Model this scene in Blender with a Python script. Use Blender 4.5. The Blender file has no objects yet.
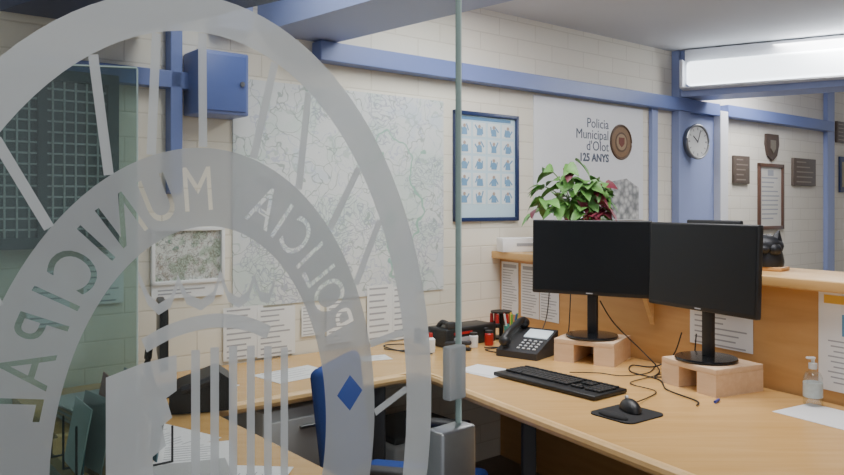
import bpy, bmesh, math, random
from mathutils import Matrix, Vector
random.seed(7)
SC=bpy.context.scene
COL=bpy.context.collection
pi=math.pi

# ---------------------------------------------------------------- materials
MATS={}
def nodes(name):
    m=bpy.data.materials.new(name); m.use_nodes=True
    nt=m.node_tree; b=nt.nodes.get("Principled BSDF")
    return m,nt,b
def setp(b,col=None,rough=.5,metal=0,spec=.5,emit=None,es=0,coat=0):
    if col is not None: b.inputs['Base Color'].default_value=(*col,1)
    b.inputs['Roughness'].default_value=rough
    b.inputs['Metallic'].default_value=metal
    b.inputs['Specular IOR Level'].default_value=spec
    b.inputs['Coat Weight'].default_value=coat
    if emit: 
        b.inputs['Emission Color'].default_value=(*emit,1); b.inputs['Emission Strength'].default_value=es
def plain(name,col,rough=.5,metal=0,spec=.5,noise=.06,scale=12,emit=None,es=0,coat=0):
    if name in MATS: return MATS[name]
    m,nt,b=nodes(name); setp(b,col,rough,metal,spec,emit,es,coat)
    if noise>0:
        tc=nt.nodes.new("ShaderNodeTexCoord"); n=nt.nodes.new("ShaderNodeTexNoise"); n.inputs['Scale'].default_value=scale; n.inputs['Detail'].default_value=3
        mx=nt.nodes.new("ShaderNodeMix"); mx.data_type='RGBA'
        mx.inputs[6].default_value=(*[max(0,c*(1-noise)) for c in col],1); mx.inputs[7].default_value=(*[min(1,c*(1+noise)) for c in col],1)
        nt.links.new(tc.outputs['Object'],n.inputs['Vector']); nt.links.new(n.outputs['Fac'],mx.inputs[0]); nt.links.new(mx.outputs[2],b.inputs['Base Color'])
    MATS[name]=m; return m
def wood(name,c1,c2,rot=(0,0,0),rough=.38,sc=(1.2,14,14)):
    m,nt,b=nodes(name); setp(b,c1,rough,0,.5)
    tc=nt.nodes.new("ShaderNodeTexCoord"); mp=nt.nodes.new("ShaderNodeMapping"); mp.inputs['Rotation'].default_value=rot; mp.inputs['Scale'].default_value=sc
    n=nt.nodes.new("ShaderNodeTexNoise"); n.inputs['Scale'].default_value=2.2; n.inputs['Detail'].default_value=6; n.inputs['Distortion'].default_value=.6
    r=nt.nodes.new("ShaderNodeValToRGB"); r.color_ramp.elements[0].position=.3; r.color_ramp.elements[0].color=(*c1,1); r.color_ramp.elements[1].position=.72; r.color_ramp.elements[1].color=(*c2,1)
    nt.links.new(tc.outputs['Object'],mp.inputs[0]); nt.links.new(mp.outputs[0],n.inputs['Vector']); nt.links.new(n.outputs['Fac'],r.inputs[0]); nt.links.new(r.outputs[0],b.inputs['Base Color'])
    MATS[name]=m; return m
def brickmat(name,c1,c2,mort):
    m,nt,b=nodes(name); setp(b,c1,.75,0,.3)
    tc=nt.nodes.new("ShaderNodeTexCoord"); sp=nt.nodes.new("ShaderNodeSeparateXYZ"); cb=nt.nodes.new("ShaderNodeCombineXYZ")
    nt.links.new(tc.outputs['Object'],sp.inputs[0]); nt.links.new(sp.outputs[0],cb.inputs[0]); nt.links.new(sp.outputs[2],cb.inputs[1])
    br=nt.nodes.new("ShaderNodeTexBrick"); br.inputs['Scale'].default_value=1; br.inputs['Brick Width'].default_value=.3; br.inputs['Row Height'].default_value=.1
    br.inputs['Mortar Size'].default_value=.0045; br.inputs['Mortar Smooth'].default_value=.7; br.inputs['Color1'].default_value=(*c1,1); br.inputs['Color2'].default_value=(*c2,1); br.inputs['Mortar'].default_value=(*mort,1)
    nt.links.new(cb.outputs[0],br.inputs['Vector'])
    nt.links.new(br.outputs['Color'],b.inputs['Base Color'])
    bp=nt.nodes.new("ShaderNodeBump"); bp.inputs['Strength'].default_value=.3; bp.inputs['Distance'].default_value=.004; bp.invert=True
    nt.links.new(br.outputs['Fac'],bp.inputs['Height']); nt.links.new(bp.outputs[0],b.inputs['Normal'])
    MATS[name]=m; return m
def glassmat(name,tint,fac=.05,rough=.02):
    m=bpy.data.materials.new(name); m.use_nodes=True; nt=m.node_tree; nt.nodes.clear()
    o=nt.nodes.new("ShaderNodeOutputMaterial"); t=nt.nodes.new("ShaderNodeBsdfTransparent"); t.inputs[0].default_value=(*tint,1)
    g=nt.nodes.new("ShaderNodeBsdfGlossy"); g.inputs['Roughness'].default_value=rough; g.inputs['Color'].default_value=(1,1,1,1)
    mx=nt.nodes.new("ShaderNodeMixShader"); mx.inputs[0].default_value=fac
    nt.links.new(t.outputs[0],mx.inputs[1]); nt.links.new(g.outputs[0],mx.inputs[2]); nt.links.new(mx.outputs[0],o.inputs[0])
    return m
def frostmat(name,col,fac):
    m=bpy.data.materials.new(name); m.use_nodes=True; nt=m.node_tree; nt.nodes.clear()
    o=nt.nodes.new("ShaderNodeOutputMaterial"); t=nt.nodes.new("ShaderNodeBsdfTransparent"); t.inputs[0].default_value=(.95,.97,.98,1)
    d=nt.nodes.new("ShaderNodeBsdfDiffuse"); d.inputs[0].default_value=(*col,1); tr=nt.nodes.new("ShaderNodeBsdfTranslucent"); tr.inputs[0].default_value=(*col,1)
    a=nt.nodes.new("ShaderNodeMixShader"); a.inputs[0].default_value=.5; mx=nt.nodes.new("ShaderNodeMixShader"); mx.inputs[0].default_value=fac
    nt.links.new(d.outputs[0],a.inputs[1]); nt.links.new(tr.outputs[0],a.inputs[2]); nt.links.new(t.outputs[0],mx.inputs[1]); nt.links.new(a.outputs[0],mx.inputs[2]); nt.links.new(mx.outputs[0],o.inputs[0])
    return m
def mapmat(name,base,line1,line2,scale=3.0,patch=None,faint=False):
    m,nt,b=nodes(name); setp(b,base,.5,0,.35)
    N=nt.nodes.new; L=nt.links.new
    tc=N("ShaderNodeTexCoord")
    def contour(sc,freq,wid,seed,det=4):
        mp=N("ShaderNodeMapping"); mp.inputs['Location'].default_value=(seed,seed*.7,seed*1.3); L(tc.outputs['Object'],mp.inputs[0])
        n=N("ShaderNodeTexNoise"); n.inputs['Scale'].default_value=sc; n.inputs['Detail'].default_value=det; L(mp.outputs[0],n.inputs['Vector'])
        k=N("ShaderNodeMath"); k.operation='MULTIPLY'; k.inputs[1].default_value=freq; L(n.outputs['Fac'],k.inputs[0])
        f=N("ShaderNodeMath"); f.operation='FRACT'; L(k.outputs[0],f.inputs[0])
        l=N("ShaderNodeMath"); l.operation='LESS_THAN'; l.inputs[1].default_value=wid; L(f.outputs[0],l.inputs[0]); return l
    wn=N("ShaderNodeTexNoise"); wn.inputs['Scale'].default_value=scale*1.6; wn.inputs['Detail'].default_value=3; L(tc.outputs['Object'],wn.inputs['Vector'])
    ad=N("ShaderNodeMix"); ad.data_type='RGBA'; ad.blend_type='LINEAR_LIGHT'; ad.inputs[0].default_value=.55/scale; L(tc.outputs['Object'],ad.inputs[6]); L(wn.outputs['Color'],ad.inputs[7])
    def vor(sc,wid):
        v=N("ShaderNodeTexVoronoi"); v.feature='DISTANCE_TO_EDGE'; v.inputs['Scale'].default_value=sc; L(ad.outputs[2],v.inputs['Vector'])
        l=N("ShaderNodeMath"); l.operation='LESS_THAN'; l.inputs[1].default_value=wid; L(v.outputs['Distance'],l.inputs[0]); return l
    dens=N("ShaderNodeTexNoise"); dens.inputs['Scale'].default_value=scale*.8; L(tc.outputs['Object'],dens.inputs['Vector'])
    dm=N("ShaderNodeMath"); dm.operation='GREATER_THAN'; dm.inputs[1].default_value=.53 if faint else .50; L(dens.outputs['Fac'],dm.inputs[0])
    fine=vor(scale*12,.06); fm=N("ShaderNodeMath"); fm.operation='MULTIPLY'; L(fine.outputs[0],fm.inputs[0]); L(dm.outputs[0],fm.inputs[1])
    w=.07 if faint else .10
    layers=[(contour(scale,8 if faint else 10,w,0),line1),(contour(scale*2,6 if faint else 8,w,5),line2),(vor(scale*2.5,.013),[c*.76 for c in line1]),(fm,[c*.82 for c in line2]),(contour(scale*.6,3,.032,9),(line1[0]*.66,line1[1]*.88,line1[2]*.78))]
    prev=None
    for fac,col in layers:
        mx=N("ShaderNodeMix"); mx.data_type='RGBA'; mx.inputs[6].default_value=(*base,1); mx.inputs[7].default_value=(*col,1); L(fac.outputs[0],mx.inputs[0])
        if prev: L(prev.outputs[2],mx.inputs[6])
        prev=mx
    if patch:
        n=N("ShaderNodeTexNoise"); n.inputs['Scale'].default_value=scale*1.5; L(tc.outputs['Object'],n.inputs['Vector'])
        r=N("ShaderNodeValToRGB"); r.color_ramp.elements[0].position=.5; r.color_ramp.elements[0].color=(1,1,1,1); r.color_ramp.elements[1].position=.56; r.color_ramp.elements[1].color=(*patch[0],1)
        e=r.color_ramp.elements.new(.40); e.color=(1,1,1,1); e=r.color_ramp.elements.new(.36); e.color=(*patch[1],1)
        L(n.outputs['Fac'],r.inputs[0])
        m4=N("ShaderNodeMix"); m4.data_type='RGBA'; m4.blend_type='MULTIPLY'; m4.inputs[0].default_value=1; L(prev.outputs[2],m4.inputs[6]); L(r.outputs[0],m4.inputs[7]); prev=m4
    L(prev.outputs[2],b.inputs['Base Color'])
    return m
def photomat(name):
    m,nt,b=nodes(name); setp(b,(.5,.5,.5),.5)
    tc=nt.nodes.new("ShaderNodeTexCoord"); v=nt.nodes.new("ShaderNodeTexVoronoi"); v.inputs['Scale'].default_value=26; nt.links.new(tc.outputs['Object'],v.inputs['Vector'])
    r=nt.nodes.new("ShaderNodeValToRGB"); r.color_ramp.elements[0].color=(.75,.75,.74,1); r.color_ramp.elements[1].color=(.2,.21,.22,1); r.color_ramp.elements[1].position=.8
    nt.links.new(v.outputs['Distance'],r.inputs[0]); nt.links.new(r.outputs[0],b.inputs['Base Color']); return m

M_wall=brickmat("painted_block",(.80,.76,.66),(.775,.73,.63),(.67,.625,.53))
M_ceil=plain("ceiling_plaster",(.62,.63,.66),.9,noise=.05,scale=2)
M_floor=plain("floor_terrazzo",(.20,.18,.17),.5,noise=.25,scale=40)
M_blue=plain("blue_paint",(.15,.205,.46),.4,noise=.05,scale=3)
M_blue2=plain("blue_paint_pale",(.28,.34,.58),.45,noise=.05,scale=3)
M_white=plain("white_paint",(.74,.75,.78),.5,noise=.03)
M_desk=wood("beech_desktop",(.61,.36,.125),(.70,.43,.17),rot=(0,0,1.04),sc=(1.2,12,12),rough=.25)
M_desk2=wood("beech_desktop_wall",(.60,.35,.12),(.68,.42,.16),rot=(0,0,-.685),sc=(1.2,12,12),rough=.27)
M_edge=wood("beech_edge",(.72,.46,.19),(.78,.52,.25),rot=(0,0,1.04))
M_panel=wood("counter_panel_wood",(.62,.32,.11),(.72,.40,.16),rot=(0,0,1.04),sc=(1.2,14,10))
M_riser=wood("raw_pine",(.70,.49,.31),(.78,.58,.40),sc=(4,20,20),rough=.6)
M_black=plain("black_plastic",(.012,.013,.015),.42,noise=.1)
M_blackg=plain("black_gloss",(.008,.009,.011),.18,noise=0)
M_screen=plain("screen_off",(.006,.007,.009),.28,noise=0,spec=.4)
M_key=plain("key_plastic",(.02,.021,.023),.5,noise=.1)
M_pad=plain("mouse_mat_cloth",(.012,.012,.014),.85,noise=.15,scale=200)
M_paper=plain("paper",(.80,.81,.82),.7,noise=.02)
M_ink=plain("ink_grey",(.38,.39,.42),.8,noise=0)
M_inkb=plain("ink_blue",(.04,.14,.36),.6,noise=0)
M_navy=plain("navy_frame",(.015,.03,.10),.35,noise=0)
M_steel=plain("brushed_steel",(.34,.35,.36),.35,1.0,noise=.06,scale=60)
M_chairb=plain("blue_fabric",(.016,.055,.27),.85,noise=.15,scale=150)
M_bplas=plain("charcoal_plastic",(.03,.03,.034),.5,noise=.05)
M_grey=plain("grey_laminate",(.50,.51,.52),.5,noise=.03)
M_red=plain("red_plastic",(.45,.02,.02),.35,noise=0)
M_green=plain("green_plastic",(.15,.5,.08),.4,noise=0)
M_yellow=plain("yellow_plastic",(.8,.55,.05),.4,noise=0)
M_cable=plain("black_rubber",(.01,.01,.01),.55,noise=0)
M_glass=glassmat("door_glass",(.95,.97,.965),.018)
M_glass2=glassmat("tinted_glass",(.60,.72,.70),.035)
M_gedge=plain("glass_edge",(.55,.68,.65),.2,noise=.05,scale=5)
M_frost=frostmat("frosted_film",(.74,.77,.79),.82)
M_frost2=frostmat("frosted_film_thin",(.56,.58,.60),.78)

# ---------------------------------------------------------------- builders
def T(x,y,z): return Matrix.Translation((x,y,z))
def RZ(a): return Matrix.Rotation(a,4,'Z')
def RX(a): return Matrix.Rotation(a,4,'X')
def RY(a): return Matrix.Rotation(a,4,'Y')
def Fr(x,y,z,dx,dy): return T(x,y,z)@RZ(math.atan2(dy,dx))
class B:
    def __init__(s): s.bm=bmesh.new()
    def _fin(s,vs,mi,M):
        if M is not None: bmesh.ops.transform(s.bm,matrix=M,verts=vs)
        fs=set(f for v in vs for f in v.link_faces)
        for f in fs: f.material_index=mi
        return vs
    def box(s,c,d,mi=0,M=None,bev=0):
        r=bmesh.ops.create_cube(s.bm,size=1); vs=r['verts']
        bmesh.ops.transform(s.bm,matrix=T(*c)@Matrix.Diagonal((d[0],d[1],d[2],1)),verts=vs)
        if bev>0:
            es=list(set(e for v in vs for e in v.link_edges))
            rb=bmesh.ops.bevel(s.bm,geom=es,offset=bev,segments=3,affect='EDGES',profile=.5)
            vs=list(set(v for f in rb['faces'] for v in f.verts)|set(v for v in vs if v.is_valid))
        return s._fin(vs,mi,M)
    def cone(s,p1,p2,r1,r2=None,seg=24,mi=0,M=None):
        if r2 is None: r2=r1
        p1=Vector(p1);p2=Vector(p2);d=p2-p1
        r=bmesh.ops.create_cone(s.bm,cap_ends=True,segments=seg,radius1=r1,radius2=r2,depth=d.length)
        q=Vector((0,0,1)).rotation_difference(d.normalized()).to_matrix().to_4x4()
        bmesh.ops.transform(s.bm,matrix=T(*((p1+p2)/2))@q,verts=r['verts'])
        return s._fin(r['verts'],mi,M)
    def ball(s,c,r,sc=(1,1,1),mi=0,M=None,seg=20):
        q=bmesh.ops.create_uvsphere(s.bm,u_segments=seg,v_segments=seg//2+2,radius=r)
        bmesh.ops.transform(s.bm,matrix=T(*c)@Matrix.Diagonal((*sc,1)),verts=q['verts'])
        return s._fin(q['verts'],mi,M)
    def lathe(s,prof,c=(0,0,0),seg=28,mi=0,M=None):
        rings=[]
        for (r,z) in prof:
            rings.append([s.bm.verts.new((c[0]+r*math.cos(2*pi*i/seg),c[1]+r*math.sin(2*pi*i/seg),c[2]+z)) for i in range(seg)])
        for a,b in zip(rings,rings[1:]):
            for i in range(seg):
                s.bm.faces.new((a[i],a[(i+1)%seg],b[(i+1)%seg],b[i]))
        s.bm.faces.new(list(reversed(rings[0]))); s.bm.faces.new(rings[-1])
        return s._fin([v for r in rings for v in r],mi,M)
    def poly(s,pts,z0,z1,mi=0,M=None):
        a=[s.bm.verts.new((p[0],p[1],z0)) for p in pts]; b=[s.bm.verts.new((p[0],p[1],z1)) for p in pts]
        s.bm.faces.new(list(reversed(a))); s.bm.faces.new(b); n=len(pts)
        for i in range(n): s.bm.faces.new((a[i],a[(i+1)%n],b[(i+1)%n],b[i]))
        return s._fin(a+b,mi,M)
    def polyxz(s,pts,y0,y1,mi=0,M=None):
        a=[s.bm.verts.new((p[0],y0,p[1])) for p in pts]; b=[s.bm.verts.new((p[0],y1,p[1])) for p in pts]
        s.bm.faces.new(a); s.bm.faces.new(list(reversed(b))); n=len(pts)
        for i in range(n): s.bm.faces.new((a[(i+1)%n],a[i],b[i],b[(i+1)%n]))
        return s._fin(a+b,mi,M)
    def tube(s,pts,r,seg=8,mi=0,M=None,closed=False):
        pts=[Vector(p) for p in pts]; rings=[]; n=len(pts)
        up=Vector((0,0,1))
        for i,p in enumerate(pts):
            t=(pts[(i+1)%n]-pts[i-1]) if closed else (pts[min(i+1,n-1)]-pts[max(i-1,0)])
            t.normalize()
            a=t.cross(up)
            if a.length<.05: a=t.cross(Vector((1,0,0)))
            a.normalize(); b=a.cross(t)
            rings.append([s.bm.verts.new(p+a*r*math.cos(2*pi*k/seg)+b*r*math.sin(2*pi*k/seg)) for k in range(seg)])
        m=n if closed else n-1
        for i in range(m):
            A=rings[i];Bq=rings[(i+1)%n]
            for k in range(seg): s.bm.faces.new((A[k],A[(k+1)%seg],Bq[(k+1)%seg],Bq[k]))
        if not closed:
            s.bm.faces.new(list(reversed(rings[0]))); s.bm.faces.new(rings[-1])
        return s._fin([v for r_ in rings for v in r_],mi,M)
    def ring(s,c,R,r,axis='Y',seg=40,mi=0,sx=1,sz=1,M=None):
        pts=[]
        for i in range(seg):
            a=2*pi*i/seg
            if axis=='Y': pts.append((c[0]+R*sx*math.cos(a),c[1],c[2]+R*sz*math.sin(a)))
            else: pts.append((c[0]+R*math.cos(a),c[1]+R*math.sin(a),c[2]))
        return s.tube(pts,r,8,mi,M,True)
    def obj(s,name,mats,smooth=True):
        bmesh.ops.recalc_face_normals(s.bm,faces=s.bm.faces)
        me=bpy.data.meshes.new(name); s.bm.to_mesh(me); s.bm.free()
        for m in (mats if isinstance(mats,(list,tuple)) else [mats]): me.materials.append(m)
        if smooth:
            try:
                for p in me.polygons: p.use_smooth=True
                me.set_sharp_from_angle(angle=math.radians(35))
            except Exception: pass
        o=bpy.data.objects.new(name,me); COL.objects.link(o); return o
def thing(name,label,cat,M=Matrix.Identity(4),group=None,obj=None):
    o=obj
    if o is None:
        o=bpy.data.objects.new(name,None); o.empty_display_size=.05; COL.objects.link(o)
    o.matrix_basis=M; o["label"]=label; o["category"]=cat
    if group: o["group"]=group
    return o
def part(par,b,name,mats,M=Matrix.Identity(4),label=None,smooth=True):
    o=b.obj(name,mats,smooth) if isinstance(b,B) else b
    o.parent=par; o.matrix_basis=M
    if label: o["label"]=label
    return o
def pbox(par,name,mat,c,d,bev=0,M=Matrix.Identity(4)):
    b=B(); b.box(c,d,0,None,bev); return part(par,b,name,mat,M)
def struct(name,b,mats,M=Matrix.Identity(4),label=None,smooth=False):
    o=b.obj(name,mats,smooth); o.matrix_basis=M; o["kind"]="structure"
    if label: o["label"]=label
    return o
def text(s,size,mat,align='LEFT',bold=0,ext=.0006):
    cu=bpy.data.curves.new("lettering","FONT"); cu.body=s; cu.size=size; cu.align_x=align; cu.extrude=ext; cu.offset=bold; cu.resolution_u=3
    o=bpy.data.objects.new("lettering",cu); COL.objects.link(o)
    dg=bpy.context.evaluated_depsgraph_get(); me=bpy.data.meshes.new_from_object(o.evaluated_get(dg))
    bpy.data.objects.remove(o); me.materials.clear(); me.materials.append(mat)
    q=bpy.data.objects.new("lettering",me); COL.objects.link(q); return q
def smooth_path(pts,n=8):
    P=[Vector(p) for p in pts]; P=[P[0]]+P+[P[-1]]; out=[]
    for i in range(1,len(P)-2):
        for k in range(n):
            t=k/n; a,b,c,d=P[i-1],P[i],P[i+1],P[i+2]
            out.append(.5*((2*b)+(c-a)*t+(2*a-5*b+4*c-d)*t*t+(3*b-a-3*c+d)*t*t*t))
    out.append(P[-2]); return out

# ---------------------------------------------------------------- reference frames
WU=(.774,.633)
MW=Fr(1.953,5.58,0,*WU)          # back wall: x along the wall, -y into the room
MC=Fr(1.021,3.371,0,.505,-.863)  # reception counter: x along it, +y away from the seat
def wp(s,o): return (1.953+.774*s+.633*o,5.58+.633*s-.774*o)
def cp(t,o): return (1.021+.505*t+.863*o,3.371-.863*t+.505*o)

# ---------------------------------------------------------------- room shell
b=B(); b.box((-1.2,.1,1.265),(10.6,.2,2.53)); struct("wall_back",b,M_wall,MW,"cream painted block wall")
b=B(); b.box((1.5,2.6,-.05),(12,9.5,.1)); struct("floor",b,M_floor)
b=B(); b.box((1.5,2.6,2.58),(12,9.5,.1)); struct("ceiling",b,M_ceil,label="pale grey plaster ceiling")
b=B(); b.box((6.0,2.6,1.265),(.2,9.5,2.53)); struct("wall_right",b,M_wall)
b=B(); b.box((-1.62,-.6,1.265),(.1,4.3,2.53)); struct("wall_left",b,M_white)
def trim(i,c,d,mat=M_blue,lab="blue painted steel rail",M=MW,bev=.004):
    b=B(); b.box(c,d,0,None,bev); return struct(f"trim_{i}",b,mat,M,lab)
trim(1,(-1.44,-.04,2.145),(3.5,.08,.09))
trim(2,(1.36,-.04,2.15),(1.86,.08,.09))
trim(3,(-.14,-.03,1.265),(.15,.06,2.53),M_blue2,"blue painted steel post")
trim(4,(.13,-.012,1.05),(.38,.024,2.1),M_blue2,"pale blue panel between posts")
trim(5,(.37,-.04,1.07),(.11,.08,2.14),M_white,"white painted post")
trim(6,(.445,-.015,1.04),(.04,.03,2.08),M_blue,"narrow blue painted strip")
trim(7,(2.33,-.02,1.265),(.15,.04,2.53),M_blue2,"pale blue post")
trim(8,(-.46,-.015,1.06),(.07,.03,2.1),M_blue2,"narrow blue upright")
trim(9,(-3.62,-.05,2.35),(.16,.1,.36),M_blue2,"blue post head")
trim(10,(-4.1,-.03,1.94),(.60,.06,.07),M_blue,"blue painted rail")
trim(11,(-3.86,-.03,1.85),(.05,.06,.75),M_blue,"narrow blue conduit")
def skewbeam(p1,p2,e,L,z0,z1,b):
    b.poly([p1,p2,(p2[0]+e[0]*L,p2[1]+e[1]*L),(p1[0]+e[0]*L,p1[1]+e[1]*L)],z0,z1)
b=B(); skewbeam((-.733,3.384),(-.439,3.624),(.709,-.705),3.4,2.197,2.53,b); struct("trim_12",b,M_blue2,label="blue boxed ceiling beam")
b=B(); skewbeam((1.79,5.447),(2.03,5.643),(.87,-.493),3.6,2.20,2.53,b); struct("trim_13",b,M_blue2,label="blue boxed ceiling beam")
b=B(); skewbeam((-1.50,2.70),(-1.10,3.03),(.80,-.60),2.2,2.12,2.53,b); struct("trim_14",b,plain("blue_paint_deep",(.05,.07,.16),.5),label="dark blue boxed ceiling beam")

# ---------------------------------------------------------------- fluorescent luminaire on the beam
ML=Fr(1.79,5.447,0,.87,-.493)
lum=thing("fluorescent_luminaire","long white fluorescent luminaire fixed along a blue ceiling beam","ceiling light",ML)
pbox(lum,"housing",M_white,(1.35,-.03,2.40),(2.5,.06,.24),.006)
b=B(); b.box((1.35,-.085,2.345),(2.46,.06,.17),0,None,.025)
part(lum,b,"diffuser",plain("lit_diffuser",(.9,.95,1),.4,noise=0,emit=(.88,.95,1.0),es=3.4))
b=B(); b.polyxz([(.08,2.242),(2.62,2.242),(2.62,2.252),(.08,2.252)],-.13,-.0); part(lum,b,"reflector",M_white)
for x in (.09,2.61): pbox(lum,"end_cap",M_white,(x,-.07,2.345),(.02,.14,.19))

# ---------------------------------------------------------------- wall things
def wallpanel(name,label,cat,s0,s1,z0,z1,mat,th=.006,y=-.001,frame=None,fw=.015):
    cx=(s0+s1)/2; cz=(z0+z1)/2; M=MW@T(cx,y,cz)
    t=thing(name,label,cat,M)
    w=s1-s0;h=z1-z0
    b=B(); b.box((0,-th/2,0),(w,th,h)); part(t,b,"sheet",mat,smooth=False)
    if frame:
        b=B()
        for sx in (-1,1): b.box((sx*(w/2),-.010,0),(fw,.02,h+fw),0,None,.002)
        for sz in (-1,1): b.box((0,-.010,sz*(h/2)),(w+fw,.02,fw),0,None,.002)
        part(t,b,"frame",frame)
    return t,w,h
M_map=mapmat("town_map_print",(.69,.715,.73),(.52,.59,.58),(.53,.56,.65),2.6,((.90,.97,.93),(.90,.94,1.0)),True)
t,w,h=wallpanel("wall_map","large pale town map with fine street lines pinned on block wall","map",-3.59,-2.38,.98,1.985,M_map)
M_map2=mapmat("area_map_print",(.66,.69,.66),(.34,.38,.36),(.42,.36,.34),9,((.66,.76,.66),(.84,.80,.74)))
t,w,h=wallpanel("wall_map","small printed area map in grey and green on white sheet","map",-3.94,-3.64,1.11,1.33,M_map2,frame=M_paper)
b=B(); b.box((0,-.006,-.145),(.31,.010,.06)); part(t,b,"caption_strip",M_paper,smooth=False)
b=B(); b.box((-.03,-.0115,-.14),(.2,.001,.006)); b.box((-.06,-.0115,-.155),(.14,.001,.006)); part(t,b,"printed_lines",M_ink,smooth=False)

def sheetlines(b,w,h,rows,y,mi=0,x0=-.42,x1=.42,top=.44,bot=-.44,blk=False):
    for i in range(rows):
        z=h*(top-(top-bot)*i/(rows-1)); L=random.uniform(.55,1)*(x1-x0)*w
        b.box((x0*w+L/2,y,z),(L,.0004,h*(top-bot)/rows*.32),mi)
def note(M,w,h,label,rows=12,head=None,cat="notice",group=None,mat=M_paper,headcol=M_inkb):
    t=thing("paper_notice",label,cat,M,group)
    b=B(); b.box((0,-.001,0),(w,.001,h)); part(t,b,"sheet",mat,smooth=False)
    b=B(); sheetlines(b,w,h,rows,-.0018,top=.34 if head else .44); part(t,b,"printed_lines",M_ink,smooth=False)
    if head:
        b=B(); b.box((0,-.0018,h*.42),(w*.8,.0004,h*.07)); part(t,b,"printed_heading",headcol,smooth=False)
    return t
for k,(s,z,w,h) in enumerate(((-3.54,.87,.19,.23),(-3.38,.86,.19,.22),(-3.20,.89,.10,.14),(-3.04,.87,.15,.20),(-2.80,.89,.16,.28),(-2.65,.88,.15,.27),(-4.13,1.15,.15,.21),(-4.33,1.08,.15,.21))):
    note(MW@T(s,-.008-.002*(k%2),z),w,h,"white printed sheet taped to block wall",9,group="printed sheets on the wall")

t,w,h=wallpanel("framed_chart","dark blue framed chart with rows of small pale blue figures","poster",-2.30,-1.82,1.35,1.935,plain("chart_paper",(.52,.70,.80),.4,noise=.02),frame=M_navy,fw=.022)
b=B(); 
for i in range(4):
    for j in range(5):
        x=-w/2+w*(i+.5)/4*.94+w*.03; z=h*.40-h*.80*(j+.5)/5+.02
        b.box((x,-.0065,z),(w*.20,.001,h*.135),0)
        b.cone((x,-.0068,z+h*.030),(x,-.0082,z+h*.030),.010,seg=14,mi=2)
        b.polyxz([(x-.020,z-h*.055),(x+.020,z-h*.055),(x+.017,z+h*.004),(x+.007,z+h*.014),(x-.007,z+h*.014),(x-.017,z+h*.004)],-.0068,-.0082,1)
        for k in (-1,1): b.box((0,0,0),(.008,.0012,.040),1,T(x+k*.022,-.008,z+h*random.uniform(-.02,.025))@RY(k*random.uniform(-.9,.9)))
part(t,b,"figure_grid",[plain("cell_white",(.72,.79,.82),.6,noise=0),plain("figure_blue",(.16,.33,.53),.5,noise=0),plain("figure_skin",(.42,.32,.27),.5,noise=0)],smooth=False)
b=B(); b.box((0,-.0068,h*.455),(w*.8,.001,h*.03)); part(t,b,"printed_heading",plain("heading_blue",(.10,.25,.45),.5,noise=0),smooth=False)

# anniversary poster
t,w,h=wallpanel("anniversary_poster","white anniversary poster with dark lettering and round bronze badge","poster",-1.67,-.57,1.33,2.085,plain("poster_white",(.76,.77,.80),.45,noise=.02))
MT=Matrix.Rotation(pi/2,4,'X')
M_ptxt=plain("poster_ink",(.07,.09,.14),.5,noise=0)
for s,z,sz,bo in (("Policia",.218,.088,0),("Municipal",.145,.088,0),("d'Olot",.072,.088,0),("125 ANYS",.003,.070,.0022)):
    part(t,text(s,sz,M_ptxt,'RIGHT',bo),"lettering",M_ptxt,T(.17,-.0066,z)@MT)
b=B(); c=(.30,0,.14)
def flatdisc(b,c,r,y0,y1,mi,seg=40): b.cone((c[0],y0,c[2]),(c[0],y1,c[2]),r,seg=seg,mi=mi)
b.ring((c[0],-.008,c[2]),.112,.007,mi=0)
flatdisc(b,c,.118,-.006,-.009,0); flatdisc(b,c,.100,-.009,-.010,1); flatdisc(b,c,.066,-.010,-.0115,0); flatdisc(b,c,.054,-.0115,-.0125,2)
b.polyxz([(c[0]-.03,c[2]+.03),(c[0]-.03,c[2]-.01),(c[0],c[2]-.035),(c[0]+.03,c[2]-.01),(c[0]+.03,c[2]+.03)],-.0125,-.014,3)
part(t,b,"badge",[plain("bronze_dark",(.10,.055,.03),.45,noise=.1),plain("bronze_mid",(.22,.13,.07),.4,noise=.3,scale=90),plain("badge_cream",(.32,.22,.13),.5,noise=.2,scale=60),plain("badge_red",(.16,.04,.025),.5,noise=.1)])
b=B(); b.polyxz([(-.08,-.372),(.50,-.372),(.50,-.16),(.36,-.10),(.14,-.13),(-.04,-.24)],-.0062,-.0068); part(t,b,"printed_photo",photomat("crowd_print"),smooth=False)

# clock
ck=thing("wall_clock","round wall clock with silver rim and white dial on blue panel","clock",MW@T(-.045,-.072,1.885)@Matrix.Scale(.98,4)@RZ(-.12))
b=B(); b.cone((0,.03,0),(0,-.035,0),.115,.125,48); part(ck,b,"case",M_steel)
b=B(); b.cone((0,-.0355,0),(0,-.0365,0),.112,seg=48); part(ck,b,"dial",plain("dial_white",(.78,.80,.80),.4,noise=0))
b=B(); b.ring((0,-.036,0),.122,.010); part(ck,b,"rim",M_steel)
b=B()
for i in range(12):
    a=i*pi/6; b.box((0,0,.094),(.006 if i%3 else .01,.001,.018),0,T(0,-.037,0)@RY(a))
part(ck,b,"hour_marks",M_ink,smooth=False)
pbox(ck,"hand",M_black,(0,0,.03),(.008,.0015,.07),0,T(0,-.038,0)@RY(-.9)); pbox(ck,"hand",M_black,(0,0,.04),(.005,.0015,.10),0,T(0,-.039,0)@RY(.35))

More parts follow.
